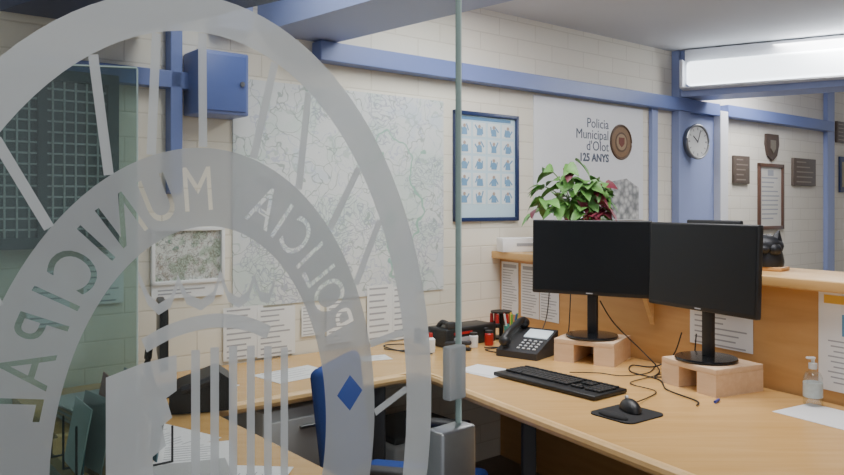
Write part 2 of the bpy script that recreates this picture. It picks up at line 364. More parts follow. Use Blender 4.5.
# plaques
M_bronze=plain("dark_bronze",(.13,.10,.08),.5,.2,noise=.25,scale=40)
def plaque(s0,s1,z0,z1,lab,rows=5,mat=M_bronze):
    t=thing("wall_plaque",lab,"plaque",MW@T((s0+s1)/2,-.001,(z0+z1)/2)); w=s1-s0;h=z1-z0
    b=B(); b.box((0,-.012,0),(w,.024,h),0,None,.004); part(t,b,"plate",mat)
    b=B(); sheetlines(b,w,h,rows,-.0245,top=.36,bot=-.36,x0=-.38,x1=.38); part(t,b,"engraving",plain("engraved_metal",(.28,.23,.19),.5,.1,noise=0),smooth=False)
plaque(.62,.86,1.60,1.82,"dark bronze plaque with engraved lines on block wall")
plaque(1.62,2.05,1.60,1.84,"wide dark bronze plaque with engraved lines on block wall")
plaque(2.50,2.72,2.02,2.22,"small dark plaque high on block wall")
t=thing("wall_shield","small dark wooden shield plaque with metal crest on block wall","plaque",MW@T(1.25,-.001,1.92)@Matrix.Scale(.85,4))
b=B(); b.polyxz([(-.12,.12),(.12,.12),(.13,.02),(.09,-.09),(0,-.14),(-.09,-.09),(-.13,.02)],0,-.025); part(t,b,"board",plain("walnut",(.07,.045,.035),.4,noise=.2))
b=B(); b.polyxz([(-.05,.06),(.05,.06),(.05,-.02),(0,-.07),(-.05,-.02)],-.025,-.032); part(t,b,"crest",plain("crest_metal",(.30,.27,.22),.4,.6,noise=.2,scale=60))
t,w,h=wallpanel("framed_certificate","brown framed certificate with printed text on block wall","picture",1.04,1.44,1.24,1.76,plain("certificate_paper",(.68,.66,.60),.5,noise=.04),frame=plain("frame_brown",(.12,.06,.04),.4),fw=.03)
b=B(); sheetlines(b,w,h,10,-.0066,top=.3,bot=-.35,x0=-.38,x1=.38); b.box((0,-.0066,h*.38),(.1,.0006,.05)); part(t,b,"printed_lines",M_ink,smooth=False)
t=thing("wall_sign","dark panel hung beside the blue post","sign",MW@T(2.75,-.001,1.72)); b=B(); b.box((0,-.01,0),(.34,.02,.34),0,None,.004); part(t,b,"plate",M_navy)
b=B(); b.box((0,-.0205,0),(.26,.001,.24)); part(t,b,"crest",plain("crest_gold",(.3,.25,.12),.5,noise=.5,scale=50),smooth=False)

t=thing("electrical_box","blue painted metal electrical box mounted on wall","box",MW@T(-3.70,-.0,1.93))
pbox(t,"body",M_blue,(0,-.08,0),(.22,.16,.26),.008)
pbox(t,"door",plain("blue_paint_dark",(.10,.15,.40),.4),(0,-.163,0),(.19,.008,.23),.003)
b=B(); b.cone((.075,-.167,0),(.075,-.177,0),.01,seg=12); part(t,b,"knob",M_steel)

# ---------------------------------------------------------------- wall desk + counter desk (one worktop)
desk=thing("office_desk","long beech desk wrapping along block wall and reception counter","desk")
top=[wp(-4.45,.01),wp(-2.03,.01),cp(-1.20,-.02),cp(1.75,-.02),cp(1.75,-1.0),cp(.1,-1.0),cp(-.06,-.985),wp(-3.05,.66),wp(-3.2,.62),wp(-4.45,.62)]
b=B(); b.poly(top,.702,.74); part(desk,b,"desktop",M_desk,smooth=False)
fr=[cp(1.75,-1.003),cp(.1,-1.003),cp(-.06,-.988),wp(-3.05,.663),wp(-3.2,.623),wp(-4.45,.623)]
b=B(); b.tube([(p[0],p[1],.721) for p in smooth_path([(q[0],q[1],0) for q in fr],4)],.0205,10); part(desk,b,"edge_trim",M_edge)
for q in (wp(-4.3,.55),wp(-3.2,.55),cp(1.6,-.9),cp(.2,-.85)): pbox(desk,"leg",M_bplas,(q[0],q[1],.351),(.05,.05,.70),.005)
b=B(); b.poly([wp(-4.5,.65),wp(-3.98,.65),wp(-3.98,1.75),wp(-4.5,1.75)],.702,.738); b.poly([wp(-4.02,.67),wp(-3.99,.67),wp(-3.99,1.7),wp(-4.02,1.7)],0,.702)
ret=thing("side_table","narrow beech side table beside the glass door","table",obj=b.obj("side_table",M_desk2,False))

ctr=thing("reception_counter","raised beech reception counter with vertical front panel","counter",MC)
b=B(); b.box((.27,.02,.565),(2.98,.04,1.13)); part(ctr,b,"panel",wood("panel_wood_local",(.55,.30,.105),(.64,.365,.145),sc=(1.2,14,10)),smooth=False)
b=B(); b.box((.27,.13,1.15),(2.98,.40,.04),0,None,.006); part(ctr,b,"shelf",wood("shelf_wood_local",(.63,.38,.14),(.72,.46,.2),sc=(1.2,14,10)))
for x in (-1.17,-.0,1.2):
    b=B(); b.polyxz([(0,1.13),(-.07,1.13),(-.07,1.10),(-.05,1.02),(-.012,.93),(0,.90)],-.012,.012,0,T(x,0,0)@RZ(pi/2)); part(ctr,b,"bracket",M_edge)
pbox(ctr,"end_panel",M_edge,(-1.21,-.10,.935),(.02,.20,.39))

def cnote(t,z,w,h,label,**k): return note(MC@T(t,-.002,z),w,h,label,**k)
for t_ in (-1.04,-.86,-.70): cnote(t_,.965,.155,.29,"white printed notice pinned to counter panel",rows=16,head=True,headcol=M_ink,group="notices on the counter panel")
cnote(.36,.93,.30,.15,"white printed sheet pinned to counter panel",rows=7)
t=thing("notice_leaflet","white printed leaflet with yellow heading and blue picture on counter panel","notice",MC@T(.93,-.003,.955))
b=B(); b.box((0,-.001,0),(.31,.001,.35)); part(t,b,"sheet",M_paper,smooth=False)
b=B(); b.box((.02,-.0018,.058),(.18,.0004,.075)); part(t,b,"blue_panel",plain("leaflet_blue",(.14,.33,.55),.5,noise=.3,scale=30),smooth=False)
b=B(); b.box((.0,-.0018,.145),(.27,.0004,.030)); part(t,b,"yellow_heading",plain("leaflet_orange",(.80,.50,.08),.5,noise=0),smooth=False)
b=B()
for i in range(9): b.box((-.02,-.0018,.0-.018*i),(.20-.02*(i%3),.0004,.005))
part(t,b,"printed_lines",M_ink,smooth=False)

# ---------------------------------------------------------------- monitors on risers
def riser(M,w,d,h,label):
    t=thing("monitor_riser",label,"monitor stand",M)
    pbox(t,"top_board",M_riser,(0,0,h-.011),(w,d,.022),.002)
    for sx in (-1,1): pbox(t,"side_board",M_riser,(sx*(w/2-.045),0,(h-.022)/2),(.09,d,h-.022))
    pbox(t,"back_board",M_riser,(0,d/2-.01,(h-.022)/2),(w-.185,.018,h-.024))
riser(Fr(.765,3.405,.74,.857,-.514),.27,.25,.10,"raw pine riser box under a monitor beside the phone")
riser(Fr(1.10,2.89,.74,.433,-.90),.27,.24,.10,"raw pine riser box under a monitor near the counter end")
def monitor(M,label,group,tilt=-.02):
    t=thing("computer_monitor",label,"monitor",M,group)
    b=B(); b.lathe([(.112,0),(.115,.004),(.112,.010),(.05,.014)],seg=40); part(t,b,"base",M_blackg)
    b=B(); b.box((0,.012,.16),(.045,.028,.30),0,None,.006); part(t,b,"neck",M_black)
    pm=T(0,-.035,.352)@RX(tilt)
    b=B(); b.box((0,.012,0),(.535,.026,.332),0,None,.006); b.box((0,.03,0),(.30,.03,.2),0,None,.01); part(t,b,"housing",M_black,pm)
    b=B(); b.box((0,-.0015,.004),(.521,.002,.308)); part(t,b,"screen",M_screen,pm,smooth=False)
    b=B(); b.box((0,-.0022,-.157),(.03,.001,.005)); part(t,b,"logo",plain("logo_grey",(.35,.36,.38),.4,noise=0),pm,smooth=False)
monitor(Fr(.757,3.385,.845,.873,-.488),"black flat monitor switched off on pine riser, facing the seat","monitors on the desk")
monitor(Fr(1.082,2.895,.843,.433,-.90),"black flat monitor switched off on pine riser, turned to the seat","monitors on the desk",-.04)
ds=thing("display_screen","small black screen standing on the counter shelf facing visitors","screen",MC@T(.20,.16,1.171)@RZ(pi))
pbox(ds,"housing",M_black,(0,0,.100),(.28,.02,.188),.006); pbox(ds,"foot",M_black,(0,0,.010),(.16,.10,.020),.006)

# ---------------------------------------------------------------- keyboard, mouse
kb=thing("computer_keyboard","black full size keyboard on the desk","keyboard",Fr(.52,2.925,.741,.62,-.78))
W,D=.51,.19
b=B(); b.box((0,0,.009),(W,D,.016),0,None,.005); part(kb,b,"body",M_black)
b=B()
def keyrow(x0,x1,n,y,dy=.017):
    p=(x1-x0)/n
    for i in range(n): b.box((x0+p*(i+.5),y,.021),(p-.003,dy,.008),0,None,.0015)
keyrow(-.235,.235,19,.070,.012)
for r in range(4): keyrow(-.235,.09,14,.043-r*.020)
keyrow(-.235,-.155,3,-.037-.0);keyrow(-.152,.02,1,-.037);keyrow(.023,.09,3,-.037)
keyrow(.103,.158,3,.043);keyrow(.103,.158,3,.023);keyrow(.122,.139,1,-.017);keyrow(.103,.158,3,-.037)
for r in range(5): keyrow(.17,.24,4,.043-r*.020)
o=part(kb,b,"keys",M_key); o["kind"]="stuff"
pad=thing("mouse_mat","black cloth mouse mat with rounded corners","mouse mat",Fr(.675,2.505,.7405,.60,-.80)@Matrix.Diagonal((.92,.92,1,1)))
b=B(); pts=[]
for cx,cy,a0 in ((.060,.070,0),(-.060,.070,pi/2),(-.060,-.070,pi),(.060,-.070,1.5*pi)):
    for k in range(7): pts.append((cx+.035*math.cos(a0+k*pi/12),cy+.035*math.sin(a0+k*pi/12)))
b.poly(pts,0,.004); part(pad,b,"mat",M_pad)
b=B(); vs=b.ball((0,-.075,.006),.035,(1.8,.7,.35))
for v in vs: v.co.z=max(v.co.z,.001)
part(pad,b,"wrist_rest",M_pad)
ms=thing("computer_mouse","black wired mouse resting on black mat","mouse",Fr(.695,2.535,.7455,.50,-.87)@RZ(1.2))
b=B(); vs=b.ball((0,0,.002),.05,(.62,1.15,.72))
for v in vs: 
    if v.co.z<0: v.co.z=0
part(ms,b,"body",M_black)
b=B(); b.cone((-.004,.03,.034),(.004,.03,.034),.008,seg=16); part(ms,b,"scroll_wheel",M_grey)
def cable(pts,label,r=.0028,mat=M_cable):
    b=B(); b.tube(smooth_path(pts,8),r,7); thing("cable",label,"cable",obj=b.obj("cable",mat))
cable([(.72,2.59,.755),(.80,2.70,.745),(.86,2.80,.745),(.80,2.92,.745),(.90,3.02,.745),(1.02,3.12,.745)],"thin black mouse cable lying on the desk",.002)
cable([(.60,3.09,.75),(.72,3.10,.745),(.80,3.05,.745),(.92,3.10,.745),(1.0,3.25,.745)],"thin black keyboard cable lying on the desk",.002)
cable([(.80,3.42,1.0),(.86,3.40,.90),(.95,3.28,.80),(.98,3.14,.75),(.93,3.03,.745),(1.03,3.06,.745),(1.10,3.10,.76),(1.13,3.13,.9)],"black monitor cable looping down to the desk")
cable([(1.08,3.16,.90),(1.05,3.18,.80),(.98,3.2,.75),(.9,3.25,.745),(.86,3.12,.745),(.93,2.98,.745),(.91,2.82,.745),(.96,2.66,.745),(.94,2.60,.745)],"black monitor cable looping over the desk")
cable([(.36,3.52,.745),(.30,3.60,.745),(.38,3.66,.745),(.30,3.66,.745)],"black phone cord coiled on the desk")
cable([(.50,3.68,.745),(.56,3.74,.76),(.63,3.86,.85),(.66,3.93,1.0)],"black cable rising up the counter panel")
cable([(.64,3.66,.745),(.68,3.70,.745),(.72,3.74,.80),(.74,3.78,1.02)],"black cable rising up the counter panel")

# ---------------------------------------------------------------- desk phone
ph=thing("desk_telephone","black office telephone with small lit display and handset","telephone",Fr(.485,3.50,.741,.80,-.60)@Matrix.Scale(1.04,4))
b=B(); b.polyxz([(-.10,0),(.10,0),(.10,.105),(-.10,.028)],-.10,.10,0,RZ(pi/2)); part(ph,b,"body",M_bplas)
PT=.367
b=B(); b.box((.03,.052,.0),(.115,.068,.004),0,T(0,0,.069)@RX(PT)); part(ph,b,"display",plain("lcd_lit",(.52,.58,.60),.25,noise=0,emit=(.7,.8,.85),es=.8),smooth=False)
b=B()
for i in range(4):
    for j in range(4): b.box((-.005+i*.026,-.078+j*.022,0),(.014,.010,.006),0,T(0,0,.069)@RX(PT),.002)
part(ph,b,"keypad",M_grey)
b=B(); b.tube(smooth_path([(-.068,-.09,.072),(-.068,-.05,.096),(-.068,.0,.114),(-.068,.05,.132),(-.068,.09,.136)]),.017,12); b.ball((-.068,-.08,.066),.027,(1,1,.9)); b.ball((-.068,.088,.125),.028,(1,1,.9)); part(ph,b,"handset",M_black)

# ---------------------------------------------------------------- papers, pen, sanitiser
def dpaper(M,w,h,label,rows=0,name="paper_sheet"):
    t=thing(name,label,"paper",M); b=B(); b.box((0,0,.0006),(w,h,.0012)); part(t,b,"sheet",M_paper,smooth=False)
    if rows:
        b=B()
        for i in range(rows): L=w*.75*random.uniform(.6,1); b.box((-w*.38+L/2,h*(.42-.84*i/rows),.0015),(L,.003,.0004))
        part(t,b,"printed_lines",M_ink,smooth=False)
dpaper(Fr(.26,3.15,.7405,.55,-.83)@RZ(.15),.21,.15,"small white paper pad on the desk")
dpaper(Fr(.27,3.16,.742,.55,-.83)@RZ(.3),.20,.15,"white paper lying on a pad")
dpaper(Fr(1.335,2.46,.7405,.505,-.863),.30,.21,"white sheet of paper near the counter panel",0)
dpaper(Fr(-.52,3.10,.7405,*WU)@RZ(.1),.28,.20,"white printed sheet on the wall desk",5)
dpaper(Fr(-.80,2.83,.7405,*WU)@RZ(.6),.21,.15,"white printed sheet on the wall desk",5)
dpaper(Fr(-.22,3.42,.7405,*WU)@RZ(-.3),.15,.11,"small white note on the wall desk",4)
for i,(o_,a) in enumerate(((.85,.3),(1.1,-.4),(1.3,.8))):
    p=wp(-4.22,o_); dpaper(Fr(p[0],p[1],.7385+.0015*i,*WU)@RZ(a),.21,.29,"loose white printed sheet on the side table",12)
mixm=[M_paper,plain("card_grey",(.42,.43,.43),.7),plain("card_tan",(.55,.42,.28),.7),plain("card_teal",(.10,.22,.28),.6),plain("card_red",(.40,.10,.08),.6)]
for i,(s_,o_,hh,a) in enumerate(((-4.36,1.42,.06,-.3),(-4.30,.48,.05,.1))):
    p=wp(s_,o_); t=thing("paper_stack","stack of documents and leaflets with mixed coloured edges","paper stack",Fr(p[0],p[1],.744,*WU)@RZ(a))
    b=B(); n=8
    for k in range(n): b.box((random.uniform(-.008,.008),random.uniform(-.008,.008),hh*(k+.5)/n),(.20,.27,hh/n*.96),k%3)
    part(t,b,"sheets",mixm,smooth=False)
p=wp(-4.40,.98)
rk=thing("document_rack","wire rack holding messy upright papers and folders on the side table","document rack",Fr(p[0],p[1],.744,*WU))
b=B()
for y in (-.12,0,.12): b.tube([(-.12,y,.003),(-.12,y,.14),(-.12,y+.001,.141)],.003,6); b.tube([(.12,y,.003),(.12,y,.10)],.003,6); b.tube([(-.12,y,.005),(.12,y,.005)],.003,6)
part(rk,b,"wire_frame",M_bplas)
for k in range(13):
    hh=random.uniform(.10,.23); pbox(rk,"folder",mixm[(k*3)%5],(0,0,hh/2),(.003,.15+.06*random.random(),hh),0,T(-.105+.017*k,random.uniform(-.03,.03),.008)@RZ(random.uniform(-.12,.12))@RY(random.uniform(.0,.25)))
pn=thing("ballpoint_pen","blue ballpoint pen lying on the desk","pen",Fr(1.03,2.655,.746,.5,.6))
b=B(); b.cone((-.02,0,0),(.02,0,0),.005,seg=12); part(pn,b,"barrel",plain("pen_blue",(.03,.06,.35),.3,noise=0))
b=B(); b.cone((.02,0,0),(.032,0,0),.005,.001,seg=12); part(pn,b,"tip",M_steel)
M_clear=glassmat("clear_plastic",(.88,.91,.92),.12,.08)
sb=thing("sanitiser_bottle","clear plastic pump bottle standing by the counter panel","bottle",T(1.345,2.615,.741))
b=B(); b.lathe([(.028,0),(.031,.006),(.031,.095),(.024,.112),(.012,.118),(.012,.128)],seg=28); part(sb,b,"body",M_clear)
b=B(); b.lathe([(.014,.126),(.014,.145),(.006,.147),(.006,.160)],seg=18); b.box((-.008,0,.163),(.030,.014,.008),0,None,.003); part(sb,b,"pump",plain("translucent_white",(.6,.63,.64),.3,noise=0))
b=B(); b.cone((0,0,.03),(0,0,.080),.0316,seg=28); part(sb,b,"label_band",plain("bottle_label",(.50,.55,.54),.4,noise=.2,scale=60))

# ---------------------------------------------------------------- clutter in the desk corner
rd=thing("radio_unit","long low black desk radio unit with red details","radio",Fr(.20,3.81,.741,*WU))
pbox(rd,"body",M_black,(0,0,.045),(.34,.15,.09),.01)
pbox(rd,"red_panel",M_red,(-.06,-.076,.064),(.12,.003,.012)); pbox(rd,"red_panel",M_red,(.12,-.076,.035),(.04,.003,.025))
b=B(); b.box((-.05,-.077,.035),(.14,.004,.02)); part(rd,b,"button_row",M_ink,smooth=False)
b=B(); b.cone((.09,-.075,.065),(.09,-.095,.065),.012,seg=18); part(rd,b,"dial_knob",M_bplas)
b=B(); b.tube(smooth_path([(-.13,.03,.09),(-.13,.0,.115),(-.13,-.05,.11)]),.012,8); b.box((-.13,-.06,.105),(.05,.03,.035),0,None,.008); part(rd,b,"microphone",M_bplas)
st=thing("stamp_rack","round black rack holding rubber stamps with red handles","stamp holder",T(.41,3.93,.741))
b=B(); b.lathe([(.05,0),(.05,.01),(.012,.014),(.012,.13),(.055,.134),(.055,.142)],seg=24); part(st,b,"rack",M_black)
for i in range(6):
    a=i*pi/3; x,y=.05*math.cos(a),.05*math.sin(a); b=B(); b.cone((x,y,.085),(x,y,.13),.010,.008,12); part(st,b,"stamp_handle",M_red); pbox(st,"stamp_head",M_black,(x,y,.072),(.03,.022,.022),.003)
cu=thing("pen_cup","small teal cup full of coloured pens","pen holder",T(.44,3.78,.741))
b=B(); b.lathe([(.030,0),(.033,.09),(.029,.09),(.026,.01)],seg=24); part(cu,b,"cup",plain("teal_cup",(.08,.35,.30),.4,noise=.05))
for i,(m_,a) in enumerate(((M_green,.2),(M_yellow,1.4),(M_red,2.6),(M_paper,3.6),(M_green,4.8),(M_inkb,5.6))):
    b=B(); b.cone((.012*math.cos(a),.012*math.sin(a),.02),(.036*math.cos(a),.036*math.sin(a),.15),.005,seg=8); part(cu,b,"pen",m_)
for i,(x,y,m_,lab) in enumerate(((.50,3.86,M_paper,"small white roll standing in the desk corner"),(.545,3.81,M_green,"small green tub standing in the desk corner"),(.33,3.74,M_red,"small red ink bottle standing on the desk"),(.25,3.68,M_paper,"small white glue pot standing on the desk"),(-.02,3.80,M_bplas,"small black pot standing on the wall desk"),(.02,3.72,M_grey,"small grey pot standing on the wall desk"))):
    tb=thing("small_tub",lab,"container",T(x,y,.741)); b=B(); b.lathe([(.020,0),(.022,.005),(.022,.055),(.018,.06)],seg=20); part(tb,b,"body",m_)
    b=B(); b.cone((0,0,.06),(0,0,.072),.019,seg=20); part(tb,b,"lid",M_bplas if i!=0 else M_grey)
sp=thing("stapler","black stapler on the desk","stapler",Fr(.17,3.62,.741,.85,-.3))
pbox(sp,"base",M_black,(0,0,.006),(.13,.035,.012),.004)
pbox(sp,"arm",M_bplas,(.005,0,.03),(.13,.03,.02),.007,RY(-.10))
wb=thing("correction_bottle","small white bottle with red cap on the wall desk","bottle",T(.04,3.56,.741))
b=B(); b.lathe([(.02,0),(.022,.01),(.022,.06),(.01,.07)],seg=18); part(wb,b,"body",M_paper)
b=B(); b.lathe([(.011,.069),(.010,.09)],seg=14); part(wb,b,"cap",M_red)
cable([(-.18,3.62,.745),(-.10,3.58,.745),(-.04,3.64,.745),(-.08,3.74,.745),(-.18,3.72,.745),(-.16,3.64,.745),(-.05,3.52,.745),(.05,3.50,.745)],"black cable looped on the wall desk")
kt=thing("key_tag","teal key tag hanging on the counter end","key tag",MC@T(-1.235,-.06,1.06)@RZ(pi/2))
b=B(); b.cone((0,-.004,0),(0,.0,0),.014,seg=16); b.box((0,-.002,-.03),(.018,.004,.04),0,None,.002); part(kt,b,"tag",plain("tag_teal",(.05,.35,.35),.4,noise=0))

# ---------------------------------------------------------------- things on the counter shelf
p=wp(-1.93,.14)
wbx=thing("white_box","small white carton lying on the counter shelf","box",Fr(p[0],p[1],1.171,*WU)@RZ(-.45))
pbox(wbx,"body",plain("white_card",(.90,.90,.90),.6),(0,0,.038),(.24,.11,.076),.002)
b=B(); b.box((.02,-.056,.04),(.12,.001,.016)); part(wbx,b,"printed_label",M_ink,smooth=False)
pl=thing("potted_plant","leafy potted plant with broad green leaves and dark red blooms","plant",T(.79,3.96,1.171))
b=B(); b.lathe([(.06,0),(.085,.13),(.092,.13),(.092,.15),(.078,.15),(.075,.13)],seg=28); part(pl,b,"pot",plain("terracotta",(.40,.16,.08),.7))
M_leaf=plain("leaf_green",(.11,.27,.06),.45,noise=.75,scale=14); M_leafr=plain("leaf_crimson",(.15,.018,.035),.5,noise=.4,scale=12); M_stem=plain("stem_green",(.12,.22,.06),.6)
def leaf(b,p,d,L,Wd,mi):
    d=d.normalized(); side=d.cross(Vector((0,0,1)))
    if side.length<.1: side=Vector((1,0,0))
    side.normalize(); side=(Matrix.Rotation(random.uniform(-.9,.9),3,d)@side); n=side.cross(d)
    rows=[]
    for k,(t,w) in enumerate(((0,.08),(.15,.75),(.38,1),(.65,.78),(.88,.35),(1,.02))):
        c=p+d*L*t-Vector((0,0,1))*L*.6*t*t
        rows.append([b.bm.verts.new(c-side*Wd*w+n*Wd*w*.3),b.bm.verts.new(c),b.bm.verts.new(c+side*Wd*w+n*Wd*w*.3)])
    for r1,r2 in zip(rows,rows[1:]):
        for i in (0,1):
            f=b.bm.faces.new((r1[i],r1[i+1],r2[i+1],r2[i])); f.material_index=mi
b=B(); g=B(); st_=B()
for i in range(44):
    a=random.uniform(0,2*pi); R=random.uniform(.02,.19); H=random.uniform(.22,.46)
    if i>30: R=random.uniform(.12,.23); H=random.uniform(.12,.26); a=random.uniform(-1.2,.8)
    p=Vector((R*math.cos(a)-.015,R*math.sin(a)*.9,0))
    p.z=H*(1.0-.25*(R/.22)**2-1.2*max(0,p.x))+.03
    st_.tube(smooth_path([(0,0,.12),(p.x*.4,p.y*.4,.12+p.z*.5),tuple(p)],4),.003,5)
    for k in range(4):
        aa=a+random.uniform(-1.6,1.6); dd=Vector((math.cos(aa),math.sin(aa),random.uniform(-.4,.6)))
        red=random.random()<(.22 if p.x>.05 else .04)
        leaf(g if red else b,p+Vector((random.uniform(-.035,.035),random.uniform(-.035,.035),random.uniform(-.035,.035))),dd,random.uniform(.07,.105),random.uniform(.028,.042),0)
for c0 in (Vector((.05,-.17,.20)),Vector((.12,-.15,.22)),Vector((-.06,-.18,.17)),Vector((-.15,-.12,.14))):
    for k in range(7):
        dd=Vector((random.uniform(-1,1),random.uniform(-1,.4),random.uniform(-.8,.8))); leaf(g,c0,dd,.06,.026,0)
leaf(g,Vector((.10,-.16,.27)),Vector((.5,-.6,-.3)),.12,.045,0)
for o in (part(pl,st_,"stems",M_stem),part(pl,b,"foliage",M_leaf),part(pl,g,"blooms",M_leafr)): o["kind"]="stuff"
cb=thing("cat_bust","large dark rough cat head bust on small wooden base","figurine",MC@T(.47,.14,1.171)@RZ(.30)@Matrix.Diagonal((1.18,1.1,1.08,1)))
pbox(cb,"base",M_panel,(0,0,.007),(.12,.09,.014),.003)
b=B(); b.lathe([(.050,.014),(.054,.03),(.050,.055),(.044,.075)],seg=24)
b.ball((0,-.004,.088),.050,(1.06,1.0,.84)); b.ball((0,-.046,.078),.024,(1.15,.8,.7)); b.ball((-.030,-.026,.078),.024); b.ball((.030,-.026,.078),.024)
for sx in (-1,1): b.cone((sx*.028,0,.112),(sx*.036,.0,.146),.020,.003,12)
for v in b.bm.verts: v.co+=Vector((random.uniform(-1,1),random.uniform(-1,1),random.uniform(-1,1)))*.0012
part(cb,b,"bust",plain("dark_bronze_cast",(.02,.021,.026),.45,.3,noise=.4,scale=30))

# ---------------------------------------------------------------- office chair
ch=thing("office_chair","blue upholstered swivel chair with black arms at the desk","chair",T(-.03,2.60,0)@RZ(-.25))
b=B(); b.box((0,0,.445),(.46,.46,.07),0,None,.033); part(ch,b,"seat",M_chairb)
b=B(); vs=b.box((0,0,.0),(.06,.38,.42),0,None,.028)
for v in vs: v.co.x-=.9*v.co.y**2*.6-.03
part(ch,b,"backrest",M_chairb,T(-.27,0,.68)@RY(-.12))
b=B(); b.tube(smooth_path([(-.05,0,.40),(-.27,0,.39),(-.32,0,.47),(-.31,0,.66)]),.018,10); part(ch,b,"back_support",M_bplas)
for sy in (-1,1):
    b=B(); b.tube(smooth_path([(.02,sy*.22,.40),(.0,sy*.28,.43),(-.02,sy*.28,.60)]),.014,10); b.box((.02,sy*.28,.61),(.25,.055,.025),0,None,.011); part(ch,b,"armrest",M_bplas)
b=B(); b.cone((0,0,.12),(0,0,.41),.028,seg=20); part(ch,b,"gas_column",M_bplas)
b=B()
for i in range(5):
    a=i*2*pi/5; x,y=math.cos(a),math.sin(a); b.tube([(0,0,.13),(.15*x,.15*y,.11),(.29*x,.29*y,.075)],.018,8)
part(ch,b,"base",M_bplas)
for i in range(5):
    a=i*2*pi/5; b=B(); x,y=.29*math.cos(a),.29*math.sin(a); b.cone((x-.02*math.sin(a),y+.02*math.cos(a),.03),(x+.02*math.sin(a),y-.02*math.cos(a),.03),.03,seg=16); part(ch,b,"caster",M_black)

pdl=thing("drawer_pedestal","light grey drawer pedestal under the wall desk","cabinet",MW@T(-3.55,-.36,0))
pbox(pdl,"body",M_grey,(0,0,.35),(.42,.50,.66),.004)
for k in range(3):
    d_=pbox(pdl,"drawer",plain("drawer_white",(.60,.61,.62),.5),(0,-.258,.15+.20*k),(.40,.016,.185),.003)
    pbox(d_,"handle",M_steel,(0,-.272,.21+.20*k),(.14,.014,.012),.003)
pr=thing("laser_printer","grey and black printer standing under the wall desk","printer",MW@T(-2.88,-.33,0))
pbox(pr,"body",M_grey,(0,0,.2),(.44,.40,.40),.02); pbox(pr,"tray",M_bplas,(0,-.19,.30),(.38,.05,.06),.01); pbox(pr,"scanner_lid",M_bplas,(0,0,.415),(.40,.34,.03),.01)

em=thing("computer_monitor","black monitor seen from the side on the wall desk","monitor",MW@T(-4.02,-.30,.741)@RZ(1.25))
b=B(); b.lathe([(.11,0),(.112,.006),(.04,.016)],seg=32); part(em,b,"base",M_black)
b=B(); b.tube(smooth_path([(0,.02,.01),(0,.04,.10),(0,.03,.20)]),.014,10); part(em,b,"neck",M_black)
pbox(em,"housing",M_black,(0,-.01,.22),(.38,.03,.22),.008)
fx=thing("desk_fax","black compact fax machine on the wall desk","fax machine",Fr(-.76,2.60,.741,.9,.3))
b=B(); b.polyxz([(-.10,0),(.10,0),(.10,.10),(.06,.13),(-.08,.08),(-.10,.06)],-.08,.08,0); part(fx,b,"body",M_black)
b=B(); b.tube(smooth_path([(-.06,-.09,.08),(0,-.10,.10),(.06,-.09,.12)]),.014,10); part(fx,b,"handset",M_bplas)

gr=thing("mesh_window","grey steel framed window with wire mesh grid","window grille",MW@T(-4.36,-.03,1.60))
b=B(); b.box((0,.012,0),(.48,.01,.60)); part(gr,b,"backing",plain("dim_glass",(.12,.14,.15),.2,noise=.5,scale=5),smooth=False)
b=B()
for k in range(13): b.box((-.24+.04*k,-.005,0),(.007,.006,.60))
for k in range(16): b.box((0,-.008,-.30+.04*k),(.48,.006,.007))
part(gr,b,"mesh",plain("mesh_pale",(.52,.54,.54),.4,.2,noise=0),smooth=False)
b=B()
for sx in (-1,1): b.box((sx*.25,-.01,0),(.04,.05,.66))
for sz in (-1,1): b.box((0,-.01,sz*.31),(.52,.05,.04))
b.box((0,-.012,0),(.03,.04,.62))
part(gr,b,"frame",plain("grille_frame",(.08,.10,.11),.5,noise=.05))

# ---------------------------------------------------------------- glass door with frosted oval emblem
K=.8
HC=.322
zc=1.43-HC*K
MG=Fr(-.284*K,K,zc,.712,.702)    # origin at emblem centre, x along the glass, -y to the viewer side
EX=.396
b=B(); b.box((EX/2-.40,.005,1.10-zc),(EX+.80,.010,2.2)); gd=struct("door_1",b,M_glass,MG,"frameless glass door with frosted emblem")
b=B(); b.box((EX+.001,.005,1.10-zc),(.002,.0102,2.2)); o=part(gd,b,"glass_edge",M_gedge,smooth=False)
def newfilm(res=10):
    cu=bpy.data.curves.new("film","CURVE"); cu.dimensions='2D'; cu.fill_mode='BOTH'; cu.resolution_u=res; return cu
def oval(a,bq,cu,n=120):
    sp=cu.splines.new('POLY'); sp.points.add(n-1); sp.use_cyclic_u=True
    for i in range(n): t=2*pi*i/n; sp.points[i].co=(a*K*math.sin(t),bq*K*math.cos(t),0,1)
def polyc(pts,cu):
    sp=cu.splines.new('POLY'); sp.points.add(len(pts)-1); sp.use_cyclic_u=True
    for i,p in enumerate(pts): sp.points[i].co=(p[0],p[1],0,1)
def char_splines(c,size):
    f=bpy.data.curves.new("ch","FONT"); f.body=c; f.size=size; f.offset=.0027; f.align_x='CENTER'
    o=bpy.data.objects.new("ch",f); COL.objects.link(o); bpy.context.view_layer.objects.active=o
    for q in bpy.context.selected_objects: q.select_set(False)
    o.select_set(True); bpy.ops.object.convert(target='CURVE')
    o=bpy.context.view_layer.objects.active; cv=o.data; out=[]
    for sp in cv.splines:
        pts=[]; P=sp.bezier_points; n=len(P)
        if n==0:
            out.append([(p.co[0],p.co[1]) for p in sp.points]); continue
        for i in range(n):
            a=P[i];d=P[(i+1)%n]
            for k in range(5):
                t=k/5; q=(1-t)**3*a.co+3*(1-t)**2*t*a.handle_right+3*(1-t)*t*t*d.handle_left+t**3*d.co; pts.append((q.x,q.y))
        cl=[pts[0]]
        for p in pts[1:]:
            if (p[0]-cl[-1][0])**2+(p[1]-cl[-1][1])**2>1e-9: cl.append(p)
        out.append(cl)
    bpy.data.objects.remove(o); return out
cu=newfilm()
TO=(.292,.397); TI=(.196,.294); TM=(.243,.345)
oval(*TO,cu); oval(*TI,cu)
